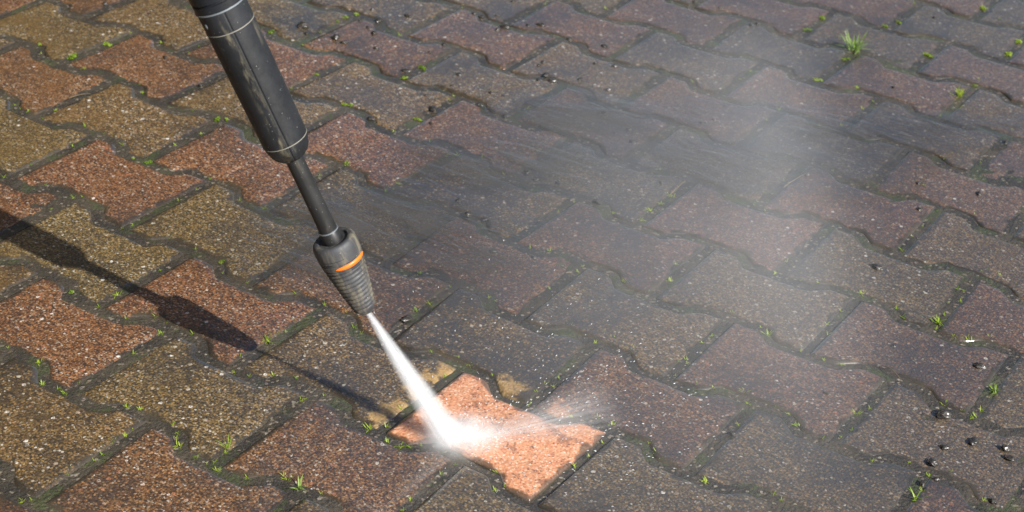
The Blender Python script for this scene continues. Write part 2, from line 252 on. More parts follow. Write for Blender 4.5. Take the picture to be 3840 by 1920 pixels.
def paver_material():
    b = NT('wet_exposed_aggregate', '2D')
    p = b.pos()
    info = b.n('ObjectInfo', out=None)
    red, clean, washed = b.sep(info.outputs['Color'])
    pw = b.vm('ADD', p, b.scale(b.noise(p, 380, 2, out='Color'), 0.0020))
    v1, v2, v3 = b.vor(pw, 270), b.vor(pw, 520), b.vor(pw, 135)
    a = b.sep(v1.outputs['Color']); g = b.sep(v2.outputs['Color']); w = b.sep(v3.outputs['Color'])
    d1, d2, d3 = v1.outputs['Distance'], v2.outputs['Distance'], v3.outputs['Distance']
    redr = [(0.0, (0.030, 0.020, 0.016)), (0.30, (0.100, 0.044, 0.020)), (0.58, (0.240, 0.098, 0.036)), (0.80, (0.36, 0.168, 0.066)), (0.94, (0.34, 0.22, 0.14)), (1.0, (0.60, 0.54, 0.46))]
    yelr = [(0.0, (0.028, 0.024, 0.018)), (0.30, (0.082, 0.056, 0.024)), (0.58, (0.190, 0.122, 0.040)), (0.82, (0.31, 0.20, 0.066)), (0.94, (0.33, 0.26, 0.16)), (1.0, (0.60, 0.56, 0.48))]
    grain = b.mix(red, b.ramp(g[0], yelr), b.ramp(g[0], redr))
    stone = b.mix(red, b.ramp(a[0], yelr), b.ramp(a[0], redr))
    big = b.mix(red, b.ramp(w[0], [(0.0, (0.10, 0.075, 0.05)), (0.55, (0.30, 0.20, 0.10)), (0.8, (0.45, 0.40, 0.32)), (1.0, (0.72, 0.68, 0.6))]),
                b.ramp(w[0], [(0.0, (0.13, 0.06, 0.04)), (0.5, (0.36, 0.13, 0.06)), (0.8, (0.48, 0.36, 0.27)), (1.0, (0.72, 0.66, 0.6))]))
    # black growth and dirt that fills the pores between the stones
    film = b.mix(red, (0.030, 0.025, 0.016), (0.034, 0.022, 0.016))
    n1 = b.noise(p, 7.5, 5, 0.62)
    n2 = b.noise(p, 38, 4, 0.6)
    n0 = b.noise(p, 2.4, 4, 0.6, dist=0.5)
    dirt = b.m('SUBTRACT', b.m('ADD', b.m('ADD', b.m('MULTIPLY', n1, 2.3), b.m('MULTIPLY', b.m('SUBTRACT', n0, 0.5), 1.5)), b.m('MULTIPLY', n2, 0.9)), b.m('ADD', b.m('MULTIPLY', clean, 1.25), 0.78), clamp=True)
    base = b.mix(b.lin(dirt, 0.0, 0.9, 0.26, 0.93), grain, film)
    s1 = b.m('MULTIPLY', b.smooth(a[1], 0.40, 0.50), b.m('SUBTRACT', 1.0, b.smooth(d1, 0.32, 0.46)))
    base = b.mix(b.m('MULTIPLY', s1, b.lin(dirt, 0.0, 1.0, 1.0, 0.55)), base, stone)
    s3 = b.m('MULTIPLY', b.smooth(w[1], 0.93, 0.95), b.m('SUBTRACT', 1.0, b.smooth(d3, 0.26, 0.36)))
    base = b.mix(b.m('MULTIPLY', s3, b.lin(dirt, 0.0, 1.0, 1.0, 0.7)), base, big)
    # pore shadows are relief: dark gaps stay dirt coloured
    base = b.mix(b.m('MULTIPLY', b.smooth(d2, 0.42, 0.75), 0.65), base, film)
    # freshly washed concrete
    wn_ = b.noise(p, 16, 4)
    wash = b.mix(wn_, (0.51, 0.210, 0.098), (0.61, 0.300, 0.155))
    wash = b.mix(b.m('MULTIPLY', b.smooth(g[1], 0.35, 0.8), 0.75), wash, b.ramp(g[0], [(0.0, (0.32, 0.085, 0.032)), (0.5, (0.58, 0.25, 0.118)), (0.9, (0.72, 0.42, 0.26)), (1.0, (0.78, 0.62, 0.50))]))
    wash = b.mix(b.m('MULTIPLY', b.smooth(a[1], 0.80, 0.84), b.m('MULTIPLY', 0.6, b.m('SUBTRACT', 1.0, b.smooth(d1, 0.24, 0.42)))), wash, (0.74, 0.52, 0.38))
    pit = b.m('MULTIPLY', b.smooth(a[2], 0.66, 0.70), b.m('SUBTRACT', 1.0, b.smooth(d1, 0.20, 0.42)))
    wash = b.mix(b.m('MULTIPLY', pit, b.smooth(n2, 0.44, 0.60)), wash, (0.10, 0.050, 0.032))
    wash = b.mix(b.m('MULTIPLY', b.smooth(n2, 0.53, 0.70), 0.78), wash, (0.24, 0.095, 0.045))
    zz = b.n('SeparateXYZ', out='Z', Vector=p)
    wash = b.mix(b.m('SUBTRACT', 1.0, b.smooth(b.m('ADD', zz, b.m('MULTIPLY', b.m('SUBTRACT', n2, 0.5), 0.004)), -0.0040, 0.0002)), wash, (0.055, 0.034, 0.020))
    ywash = b.mix(b.noise(p, 130, 3), (0.40, 0.24, 0.075), (0.62, 0.44, 0.17))
    rim = None                                     # neighbours' edges caught by the jet
    for (x, y, r) in RIMS:
        d = b.vm('DISTANCE', p, (x, y, 0.0), out='Value')
        k = b.m('SUBTRACT', 1.0, b.smooth(b.m('ADD', d, b.m('MULTIPLY', b.m('SUBTRACT', b.noise(p, 70, 3), 0.5), 0.045)), r * 0.35, r))
        rim = k if rim is None else b.m('MAXIMUM', rim, k)
    patch = b.m('MULTIPLY', rim, b.m('SUBTRACT', 1.0, washed))
    base = b.mix(b.m('MULTIPLY', patch, 0.55), base, b.mix(red, ywash, wash))
    base = b.mix(washed, base, wash)
    # thin run-off silt plus a painted grey sky sheen, both stronger towards the right
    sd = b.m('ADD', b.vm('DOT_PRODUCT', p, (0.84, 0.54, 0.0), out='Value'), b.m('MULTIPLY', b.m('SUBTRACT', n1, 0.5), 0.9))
    gold = b.m('MULTIPLY', b.m('SUBTRACT', 1.0, b.smooth(sd, -0.95, -0.30)), b.smooth(b.noise(p, 11, 4), 0.38, 0.62))
    base = b.mix(b.m('MULTIPLY', gold, 0.58), base, b.mix(red, (0.120, 0.070, 0.013), (0.150, 0.058, 0.015)))      # rusty algae
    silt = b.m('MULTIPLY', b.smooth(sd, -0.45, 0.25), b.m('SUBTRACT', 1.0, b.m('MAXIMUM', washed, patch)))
    base = b.mix(b.m('MULTIPLY', silt, 0.46), base, (0.054, 0.053, 0.058))  # silt grey, cooled to imitate the reflected sky
    # mud lapping over the edges
    edge = b.n('Attribute', out='Fac', attrs={'attribute_name': 'edge'})
    mk = b.smooth(b.m('ADD', edge, b.m('ADD', b.m('MULTIPLY', b.m('SUBTRACT', b.noise(p, 45, 4), 0.5), 1.6), b.m('MULTIPLY', b.m('SUBTRACT', n1, 0.5), 0.7))), 0.54, 0.92)
    mk = b.m('MULTIPLY', mk, b.m('SUBTRACT', 1.0, b.m('MAXIMUM', b.m('MULTIPLY', washed, 0.15), patch)))
    base = b.mix(b.m('MULTIPLY', mk, 0.92), base, mud_color(b, p))
    h = b.m('ADD', b.m('MULTIPLY', b.m('SUBTRACT', 0.6, d1), 1.0), b.m('MULTIPLY', b.m('SUBTRACT', 0.6, d2), 0.5))
    nb = b.bump(b.m('ADD', h, b.m('MULTIPLY', n2, 1.2)), b.m('SUBTRACT', 0.42, b.m('MULTIPLY', mk, 0.34)), 0.0018)
    wet = b.smooth(b.noise(p, 5, 4), 0.30, 0.55)
    nc = b.vm('NORMALIZE', b.vm('ADD', b.scale(nb, 0.16), b.scale(film_normal(b, p, None, 0.09), 0.84)))
    s = b.bsdf(Base_Color=base, Roughness=0.62, Specular_IOR_Level=0.3, Normal=nb, Coat_Weight=b.lin(wet, 0, 1, 0.75, 1.0),
               Coat_Roughness=b.lin(wet, 0, 1, 0.16, 0.07), Coat_IOR=1.85, Coat_Normal=nc)
    b.surf(s)
    return b.mat

def mud_material():
    b = NT('wet_joint_mud', '2D')
    p = b.pos()
    c = mud_color(b, p)
    v = b.vor(p, 330)
    r = b.sep(v.outputs['Color'])
    c = b.mix(b.m('MULTIPLY', b.smooth(r[0], 0.84, 0.88), 0.6), c, b.ramp(r[1], [(0, (0.02, 0.018, 0.015)), (0.6, (0.14, 0.10, 0.06)), (1, (0.35, 0.3, 0.24))]))
    moss = b.m('MULTIPLY', b.smooth(b.noise(p, 16, 5, 0.65), 0.53, 0.64), b.lin(b.noise(p, 340, 2), 0.35, 0.65, 0.2, 0.8))
    c = b.mix(moss, c, (0.040, 0.056, 0.010))
    nb = b.bump(b.m('ADD', b.noise(p, 260, 3), b.m('MULTIPLY', b.noise(p, 60, 3), 1.5)), 0.6, 0.004)
    b.surf(b.bsdf(Base_Color=c, Roughness=0.75, Normal=nb, Coat_Weight=0.6, Coat_Roughness=0.16, Coat_IOR=1.85, Coat_Normal=film_normal(b, p, None, 0.12)))
    return b.mat

def water_material():
    b = NT('thin_silty_water', '2D')
    p = b.pos()
    # streaks drawn out along the flow
    mp = b.n('Mapping', Vector=p, Rotation=(0, 0, -0.50), Scale=(1.0, 3.2, 1.0))
    st = b.noise(mp, 5, 4, 0.5, dist=0.8)
    rp = b.noise(mp, 16, 2, 0.5, dist=0.8)
    depth = b.n('Attribute', out='Fac', attrs={'attribute_name': 'depth'})
    mk = b.m('MULTIPLY', b.smooth(depth, 0.0, 1.0), b.lin(b.smooth(st, 0.30, 0.70), 0, 1, 0.22, 0.74))
    tint = b.n('BsdfTransparent', Color=(0.97, 0.96, 0.94))
    silt = b.n('BsdfDiffuse', Color=b.mix(st, (0.055, 0.050, 0.044), (0.090, 0.081, 0.070)))
    body = b.n('MixShader', i0=mk, i1=tint, i2=silt)
    nrm = b.bump(b.m('ADD', rp, b.m('MULTIPLY', st, 1.2)), b.m('MULTIPLY', b.smooth(depth, 0.0, 0.6), 0.34), 0.006)
    gl = b.n('BsdfGlossy', Color=(1, 1, 1), Roughness=0.09, Normal=nrm)
    fr = b.m('MULTIPLY', b.n('Fresnel', IOR=1.5, Normal=nrm), b.m('SUBTRACT', 1.0, b.n('NewGeometry', out='Backfacing')))   # light leaving upwards is not mirrored again
    b.surf(b.n('MixShader', i0=b.m('MULTIPLY', fr, b.smooth(depth, 0.0, 0.35)), i1=body, i2=gl))
    return b.mat

def black_plastic(name, base, rough, dust=0.0, bump=0.0, dust_scale=60, smudge=False):
    b = NT(name)
    p = b.n('TexCoord', out='Object')
    n1 = b.noise(p, dust_scale, 5, 0.65)
    c = b.mix(b.smooth(b.noise(p, 25, 4), 0.35, 0.7), base, tuple(q * 1.7 for q in base))
    mp = b.n('Mapping', Vector=p, Scale=(1, 1, 0.16))
    sm = b.m('MULTIPLY', b.smooth(b.noise(mp, 75, 5, 0.68), *((0.48, 0.70) if dust > 0.9 else (0.54, 0.76))), dust)
    c = b.mix(sm, c, (0.16, 0.14, 0.10))
    if smudge:                                   # dried mud rubbed along one side of the seam
        yv = b.n('SeparateXYZ', out='Y', Vector=p)
        band = b.m('EXPONENT', b.m('MULTIPLY', b.m('POWER', b.m('ABSOLUTE', b.m('ADD', yv, 0.0062)), 2.0), -90000.0))
        c = b.mix(b.m('MULTIPLY', b.m('MULTIPLY', band, 0.75), b.smooth(b.noise(b.n('Mapping', Vector=p, Scale=(1, 1, 0.3)), 110, 5, 0.7), 0.46, 0.66)), c, (0.17, 0.15, 0.10))
    sp = b.vor(p, 800)
    c = b.mix(b.m('MULTIPLY', b.smooth(b.sep(sp.outputs['Color'])[0], 0.975, 0.99), b.m('MULTIPLY', b.m('SUBTRACT', 1.0, b.smooth(sp.outputs['Distance'], 0.2, 0.3)), min(1.0, dust * 1.4))), c, (0.42, 0.41, 0.38))
    nb = b.bump(n1, bump, 0.0008)
    b.surf(b.bsdf(Base_Color=c, Roughness=b.lin(n1, 0.3, 0.7, rough - 0.08, rough + 0.14), Specular_IOR_Level=0.45, Normal=nb))
    return b.mat

def plain(name, c, rough=0.5, metal=0.0, coat=0.0):
    b = NT(name)
    p = b.n('TexCoord', out='Object')
    f = b.noise(p, 180, 4)
    b.surf(b.bsdf(Base_Color=b.mix(f, tuple(q * 0.75 for q in c), tuple(min(1, q * 1.2) for q in c)), Roughness=rough, Metallic=metal, Coat_Weight=coat, Coat_Roughness=0.1))
    return b.mat

def leaf_material(name, c1, c2):
    b = NT(name)
    info = b.n('ObjectInfo', out=None)
    p = b.pos()
    f = b.m('ADD', b.m('MULTIPLY', b.noise(p, 160, 2), 0.8), b.m('MULTIPLY', b.m('SUBTRACT', info.outputs['Random'], 0.5), 0.6))
    c = b.mix(f, c1, c2)
    d = b.bsdf(Base_Color=c, Roughness=0.42, Specular_IOR_Level=0.5)
    t = b.n('BsdfTranslucent', Color=c)
    b.surf(b.n('MixShader', i0=0.35, i1=d, i2=t))
    return b.mat

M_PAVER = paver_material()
M_MUD = mud_material()

# ---------------------------------------------------------------- ground sheet: joint mud between the pavers
X0, X1, Y0, Y1 = -1.70, 0.95, -0.80, 2.05
def axis(a, b_, step):
    n = int((b_ - a) / step)
    mid = [a + (b_ - a) * i / n for i in range(n + 1)]
    far = [0.02, 0.06, 0.2, 0.6, 2.0, 6.0, 20.0, 60.0, 180.0]
    return [a - q for q in reversed(far)] + mid + [b_ + q for q in far]
gx, gy = axis(X0, X1, 0.0065), axis(Y0, Y1, 0.0065)
def mud_height(x, y):
    if not (X0 <= x <= X1 and Y0 <= y <= Y1): return -0.006
    z = -0.0017 + 0.0018 * noise.noise(Vector((x * 9, y * 9, 0))) + 0.0009 * noise.noise(Vector((x * 60, y * 60, 5)))
    z = min(z, -0.0008)
    for (px, py, r, d) in WASHED_OUT:              # joints scoured by the jet
        q = ((x - px) ** 2 + (y - py) ** 2) / (r * r)
        if q < 4: z -= d * math.exp(-q * 1.6)
    return z
gv = [(x, y, mud_height(x, y)) for y in gy for x in gx]
nx = len(gx)
gf = [(j * nx + i, j * nx + i + 1, (j + 1) * nx + i + 1, (j + 1) * nx + i) for j in range(len(gy) - 1) for i in range(nx - 1)]
ground = link('ground', mesh('ground', gv, gf), None, M_MUD)
tag(ground, kind='structure', label='dark wet mud filling the joints between the pavers')

# ---------------------------------------------------------------- pavement
pavement = bpy.data.objects.new('pavement', None)
col.objects.link(pavement)
tag(pavement, kind='structure', label='wet dirty pavement of interlocking bone shaped red and yellow pavers')

def in_view(u, v, mx=0.10):
    c = Vector((u * LEN, v * PITCH, 0)) - CAM
    z = c.dot(FWD)
    if z < 0.2: return False
    sx, sy = c.dot(RIGHT) / z * 59.245 / 36, c.dot(DOWN) / z * 59.245 / 36
    return abs(sx) < 0.5 + mx and abs(sy) < 0.25 + mx

CLEAN_U, CLEAN_V = 0, 0
spare_v, spare_f, spare_e, spare_c = [], [], [], []
for v in range(-7, 16):
    for nU in range(-12, 10):
        u = nU + (0.5 if v % 2 else 0.0)
        if not (X0 + 0.1 < u * LEN < X1 - 0.1 and Y0 + 0.1 < v * PITCH < Y1 - 0.1): continue
        rng = random.Random(int((u + 40) * 20) * 7919 + (v + 30) * 104729)
        dz = rng.uniform(-0.0008, 0.0008)
        tx, ty = rng.uniform(-0.006, 0.006), rng.uniform(-0.006, 0.006)
        jit = (rng.uniform(-0.001, 0.001), rng.uniform(-0.001, 0.001), rng.uniform(-0.008, 0.008))
        washed = 1.0 if (u, v) == (CLEAN_U, CLEAN_V) else 0.0
        if washed: dz, tx, ty, jit = 0.0003, 0.0, 0.0, (0, 0, 0)
        cl = CLEANER[u, v] * 0.88 if (u, v) in CLEANER else rng.uniform(0.28, 0.52)
        vs, fs, ew = paver_geo(u, v, dz, tx, ty, jit)
        red = 1.0 if is_red(u, v) else 0.0
        vivid = 0.5 if cl > 0.6 else 0.34
        tint = max(0.0, min(1.0, 0.5 + (vivid if red else -vivid) + rng.uniform(-0.10, 0.10)))
        if in_view(u, v):
            cx, cy = warp(u * LEN, v * PITCH)
            me = mesh('paver', [(a - cx, b_ - cy, c) for a, b_, c in vs], fs)
            at = me.attributes.new('edge', 'FLOAT', 'POINT'); at.data.foreach_set('value', ew)
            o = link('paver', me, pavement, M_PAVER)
            o.location = (cx, cy, 0)
            o.color = (tint, cl, washed, 1)
            if washed: o['label'] = 'clean bright orange paver under the water jet'
        else:
            k = len(spare_v)
            spare_v += vs; spare_e += ew; spare_f += [tuple(q + k for q in f) for f in fs]
me = mesh('paver_field', spare_v, spare_f)
at = me.attributes.new('edge', 'FLOAT', 'POINT'); at.data.foreach_set('value', spare_e)
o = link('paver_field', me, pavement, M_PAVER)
o.color = (0.5, 0.4, 0, 1)
tag(o, kind='stuff')

# ---------------------------------------------------------------- silty water running over the pavers
def flow_depth(x, y):
    d = 0.0
    for (px, py, ra, rb, ang, k) in FLOWS:
        c, s_ = math.cos(ang), math.sin(ang)
        a = ((x - px) * c + (y - py) * s_) / ra
        b_ = (-(x - px) * s_ + (y - py) * c) / rb
        d = max(d, k * (1.0 - math.sqrt(a * a + b_ * b_)))
    n_ = noise.noise(Vector((x * 7, y * 7, 2))) * 0.34 + noise.noise(Vector((x * 22, y * 22, 4))) * 0.16
    return d + n_ if d > 0 else -1
M_WATER = water_material()
step = 0.008
wv, wf, wd, idx = [], [], [], {}
nxs, nys = int((X1 - X0) / step), int((Y1 - Y0) / step)
dep = {}
for j in range(nys):
    for i in range(nxs):
        dep[i, j] = flow_depth(X0 + i * step, Y0 + j * step)
def wvert(i, j):
    if (i, j) not in idx:
        idx[i, j] = len(wv)
        d = max(0.0, min(1.0, dep[i, j] * 1.1))
        x, y = X0 + i * step, Y0 + j * step
        wv.append((x, y, 0.0016 + 0.0024 * d + 0.0005 * noise.noise(Vector((x * 25, y * 60, 1))))); wd.append(d)
    return idx[i, j]
for j in range(nys - 1):
    for i in range(nxs - 1):
        q = [(i, j), (i + 1, j), (i + 1, j + 1), (i, j + 1)]
        if max(dep[t] for t in q) > 0.0:
            wf.append([wvert(*t) for t in q])
me = mesh('flowing_water', wv, wf)
at = me.attributes.new('depth', 'FLOAT', 'POINT'); at.data.foreach_set('value', wd)
water = link('flowing_water', me, None, M_WATER)
tag(water, kind='structure', label='thin rippled sheet of murky water running over the pavers')

# ---------------------------------------------------------------- pressure washer lance
TIP = Vector((-0.11468, -0.08268, 0.15000))
AX = (Vector((-0.17543, -0.12670, 0.32386)) - TIP).normalized()      # from the tip up the lance
lance = bpy.data.objects.new('pressure_washer_lance', None)
col.objects.link(lance)
zq = AX
view = (CAM - (TIP + AX * 0.25)).normalized()
xq = (view - zq * view.dot(zq)).normalized()                            # local +X faces the camera
yq = zq.cross(xq)
lm = Matrix((xq, yq, zq)).transposed().to_4x4(); lm.translation = TIP
lance.matrix_world = lm
tag(lance, 'black pressure washer lance with dusty grip and ribbed nozzle above the pavers', 'pressure washer')

def lathe(profile, seg=64, fn=None, cap=True):
    v, f = [], []
    for k, (z, r) in enumerate(profile):
        for s in range(seg):
            a = 2 * math.pi * s / seg
            rr, zz = (r, z) if fn is None else fn(z, r, a)
            v.append((rr * math.cos(a), rr * math.sin(a), zz))
    for k in range(len(profile) - 1):
        for s in range(seg):
            a, b_ = k * seg + s, k * seg + (s + 1) % seg
            f.append((a, b_, b_ + seg, a + seg))
    if cap:
        f.append(tuple(reversed(range(seg))))
        f.append(tuple(range((len(profile) - 1) * seg, len(profile) * seg)))
    return v, f

def part(name, profile, mat, parent, fn=None, seg=64, label=None, cap=True):
    o = link(name, mesh(name, *lathe(profile, seg, fn, cap)), parent, mat)
    o.data.set_sharp_from_angle(angle=math.radians(50))
    if label: o['label'] = label
    return o

M_GRIP = black_plastic('dusty_black_rubber', (0.0105, 0.0115, 0.0135), 0.44, 0.55, 0.30, 160, True)
M_TUBE = black_plastic('black_tube', (0.011, 0.011, 0.011), 0.44, 0.40, 0.15)
M_NOZ = black_plastic('scuffed_grey_rubber', (0.036, 0.037, 0.040), 0.55, 1.0, 0.35, 220)
M_DARK = black_plastic('black_gloss_plastic', (0.008, 0.009, 0.011), 0.30, 0.15, 0.05)
M_RINGL = plain('worn_pale_line', (0.21, 0.195, 0.165), 0.5)
M_SILV = plain('dull_silver', (0.30, 0.33, 0.36), 0.35, 0.6)
M_ORANGE = plain('orange_plastic', (0.90, 0.17, 0.015), 0.38)

def spl(z, r, a): return r, z
# nozzle: ribbed cone, collar, orange band
prof = [(0.0000, 0.0055), (0.0000, 0.0084), (0.0016, 0.0092)]
zc0, zc1, r0, r1, nr = 0.003, 0.0590, 0.0096, 0.0196, 11
for k in range(nr * 8 + 1):
    f = k / (nr * 8)
    ph = (f * nr) % 1.0
    rib = 0.0016 * math.sin(math.pi * ph) ** 0.7 if 0 < ph < 1 else 0.0
    rr = r0 + (r1 - r0) * (f ** 0.82)
    prof.append((zc0 + (zc1 - zc0) * f, rr + rib))
def wobble(z, r, a):
    k = noise.noise(Vector((math.cos(a) * 2.2, math.sin(a) * 2.2, z * 260)))
    return r + 0.00045 * k, z + 0.0011 * math.sin(a * 1.0 + 0.6) * (1 if z > 0.002 else 0)
cone = part('nozzle_cone', prof, M_NOZ, lance, wobble, 72, label='grey ribbed rubber nozzle cone caked with sand')
hole = part('nozzle_hole', [(-0.0008, 0.0015), (-0.0008, 0.0042), (0.0014, 0.0048)], M_DARK, cone)
collar = part('nozzle_collar', [(0.0585, 0.0200), (0.0592, 0.0211), (0.0618, 0.0215), (0.0622, 0.0207), (0.0630, 0.0207), (0.0636, 0.0218), (0.0690, 0.0223),
              (0.0694, 0.0215), (0.0702, 0.0215), (0.0707, 0.0226), (0.0800, 0.0229), (0.0855, 0.0225), (0.0885, 0.0213), (0.0900, 0.0194), (0.0895, 0.0160), (0.0875, 0.0148), (0.0875, 0.0100)],
              M_NOZ, lance, None, 80, label='scuffed grey nozzle collar')
def arc_band(z0, z1, r, a0, a1, th, seg=28):
    v, f = [], []
    for s in range(seg + 1):
        a = a0 + (a1 - a0) * s / seg
        e = math.sin(math.pi * s / seg) ** 0.35
        zm, hh = (z0 + z1) / 2, (z1 - z0) / 2 * max(0.12, e)
        for rr, zz in ((r - 0.002, zm - hh), (r + th * 0.8, zm - hh), (r + th, zm), (r + th * 0.8, zm + hh), (r - 0.002, zm + hh)):
            v.append((rr * math.cos(a), rr * math.sin(a), zz))
    for s in range(seg):
        for k in range(4):
            f.append((s * 5 + k, s * 5 + 5 + k, s * 5 + 6 + k, s * 5 + 1 + k))
    return v, f
ob = link('orange_band', mesh('orange_band', *arc_band(0.0640, 0.0686, 0.0216, math.radians(-28), math.radians(72), 0.0014)), collar, M_ORANGE)
ob['label'] = 'bright orange band on the nozzle collar'
for k, (a0, a1) in enumerate(((-70, -30), (-62, 8))):
    link('notch', mesh('notch', *arc_band(0.0715 + 0.0035 * k, 0.0728 + 0.0035 * k, 0.0222, math.radians(a0), math.radians(a1), 0.0006)), collar, M_DARK)
# tube
slv = part('sleeve', [(0.084, 0.0102), (0.1000, 0.0100), (0.1010, 0.0092)], M_TUBE, lance)
part('ring', [(0.1002, 0.0090), (0.1002, 0.0103), (0.1013, 0.0103), (0.1013, 0.0090)], M_SILV, slv, cap=False)
part('tube', [(0.1010, 0.0092), (0.12, 0.0089), (0.205, 0.0088)], M_TUBE, lance, label='thin dusty black lance tube')
# grip
gp = [(0.1885, 0.0098), (0.1890, 0.0140), (0.1930, 0.0172), (0.1990, 0.0208), (0.2040, 0.0224), (0.2085, 0.0229)]
gp += [(0.2085 + 0.128 * k / 12, 0.0229 + 0.0010 * math.sin(k / 12 * 1.5)) for k in range(1, 13)]
gp += [(0.350, 0.0243), (0.3545, 0.0243)]
def grip_fn(z, r, a):
    d = (a + math.pi) % (2 * math.pi) - math.pi
    groove = 0.0008 * math.exp(-((d + 0.02) / 0.022) ** 2)      # moulded seam that faces the camera
    flat = 0.0006 * math.cos(2 * a)
    if 0.19 < z < 0.200: r += 0.0011 * math.cos(6 * a)
    return r - groove + flat, z
grip = part('grip', gp, M_GRIP, lance, grip_fn, 256, label='dusty black rubber grip with a moulded seam')
def ring_fn(z, r, a): return r + 0.0006 * math.cos(2 * a), z
part('ring', [(0.2082, 0.0215), (0.2082, 0.02330), (0.2090, 0.02330), (0.2090, 0.0215)], M_RINGL, grip, ring_fn, cap=False)
part('ring', [(0.3335, 0.0225), (0.3335, 0.02430), (0.3344, 0.02430), (0.3344, 0.0225)], M_RINGL, grip, ring_fn, cap=False)
v, f = [], []
seam_pts = [(z, r + 0.0006 - 0.00055) for z, r in gp[3:]]
for z, r in seam_pts:
    for dy in (-0.00028, 0.00028):
        v.append((r, -0.02 * r + dy, z))
for k in range(len(seam_pts) - 1): f.append((2 * k, 2 * k + 1, 2 * k + 3, 2 * k + 2))
link('seam', mesh('seam', v, f), grip, M_DARK)
a = math.radians(-58)
bm = bmesh.new(); bmesh.ops.create_uvsphere(bm, u_segments=20, v_segments=12, radius=0.0030)
me = bpy.data.meshes.new('screw'); bm.to_mesh(me); bm.free()
sc = link('screw', me, grip, M_SILV); sc.location = (0.0228 * math.cos(a), 0.0228 * math.sin(a), 0.345); sc.scale = (0.6, 0.6, 1.2)
part('ring', [(0.3546, 0.0235), (0.3546, 0.0249), (0.3560, 0.0249), (0.3560, 0.0235)], M_SILV, grip, cap=False)
part('coupling', [(0.3556, 0.0242), (0.3630, 0.0244), (0.3634, 0.0230), (0.3652, 0.0230), (0.3656, 0.0248), (0.3950, 0.0250), (0.4000, 0.0235), (0.430, 0.0170)], M_DARK, lance, label='smooth black coupling above the grip')
part('gun_body', [(0.425, 0.0170), (0.440, 0.0205), (0.470, 0.0250), (0.62, 0.0250), (0.68, 0.0180), (0.70, 0.008)], M_GRIP, lance, None, 48)

# ---------------------------------------------------------------- jet, splash and mist
HIT = Vector((-0.0234, -0.0465, 0.002))
JD = HIT - TIP
JL = JD.length
def volume_mat(name, build, rate):
    b = NT(name)
    build(b)
    try: b.mat.cycles.volume_step_rate = rate
    except Exception: pass
    return b.mat
def jet_shader(b):
    p = b.n('TexCoord', out='Object')
    x, y, z = b.n('SeparateXYZ', out=None, Vector=p).outputs
    R = b.lin(z, 0.0, JL, 0.0035, 0.0225)
    r = b.m('DIVIDE', b.m('SQRT', b.m('ADD', b.m('MULTIPLY', x, x), b.m('MULTIPLY', y, y))), R)
    f = b.m('POWER', b.m('SUBTRACT', 1.0, r, clamp=True), 1.5)
    st = b.noise(b.n('Mapping', Vector=p, Scale=(1, 1, 0.10)), 260, 3)
    dens = b.m('MULTIPLY', b.m('MULTIPLY', f, b.lin(st, 0.3, 0.7, 0.25, 1.75)), b.lin(z, 0.0, JL, 320.0, 62.0))
    b.vol(b.n('VolumePrincipled', Color=(0.965, 0.983, 1.0, 1), Density=dens, Anisotropy=-0.2))
jet = bpy.data.objects.new('water_jet', None); col.objects.link(jet)
q = JD.to_track_quat('Z', 'Y')
jet.location = TIP; jet.rotation_mode = 'QUATERNION'; jet.rotation_quaternion = q
tag(jet, 'white high pressure water jet from the nozzle to the orange paver', 'water jet')
spray = link('spray', mesh('spray', *lathe([(0.0005, 0.0036), (JL * 0.5, 0.0135), (JL * 0.985, 0.0228)], 32)), jet, volume_mat('jet_spray', jet_shader, 0.3))
b = NT('white_water'); p_ = b.n('TexCoord', out='Object')
st_ = b.noise(b.n('Mapping', Vector=p_, Scale=(1, 1, 0.08)), 420, 3)
wm = b.n('MixShader', i0=b.lin(st_, 0.35, 0.65, 0.12, 0.45), i1=b.n('BsdfTransparent', Color=(1, 1, 1)), i2=b.n('MixShader', i0=0.5, i1=b.n('BsdfDiffuse', Color=(0.85, 0.87, 0.9)), i2=b.n('BsdfTranslucent', Color=(0.85, 0.87, 0.9))))
b.surf(wm)
core = link('core', mesh('core', *lathe([(-0.001, 0.0012), (JL * 0.3, 0.0026), (JL * 0.7, 0.0050), (JL * 0.94, 0.0070)], 24, lambda z, r, a: (r * (1 + 0.25 * noise.noise(Vector((math.cos(a) * 2, math.sin(a) * 2, z * 60)))), z))), jet, b.mat)

splash = bpy.data.objects.new('water_splash', None); col.objects.link(splash)
splash.location = HIT
tag(splash, 'white burst of spray where the jet strikes the orange paver', 'splash')
def burst_shader(b):
    p = b.n('TexCoord', out='Object')
    d = b.vm('LENGTH', p, out='Value')
    f = b.m('POWER', b.m('SUBTRACT', 1.0, d, clamp=True), 2.2)
    st = b.noise(p, 4.0, 4)
    b.vol(b.n('VolumePrincipled', Color=(0.965, 0.983, 1.0, 1), Density=b.m('MULTIPLY', b.m('MULTIPLY', f, b.lin(st, 0.3, 0.7, 0.4, 1.6)), 85.0), Anisotropy=-0.2))
def ico(sub=3):
    bm = bmesh.new(); bmesh.ops.create_icosphere(bm, subdivisions=sub, radius=1.0)
    me = bpy.data.meshes.new('blob'); bm.to_mesh(me); bm.free(); return me
FANX = Vector((0.66, 0.75, 0)).normalized()       # spray is thrown away from the camera, to the right
burst = link('burst', ico(), splash, volume_mat('splash_burst', burst_shader, 0.35))
burst.location = Vector((0.006, 0.010, 0.008)); burst.scale = (0.062, 0.046, 0.024)
burst.rotation_euler = (0, 0, math.atan2(FANX.y, FANX.x))
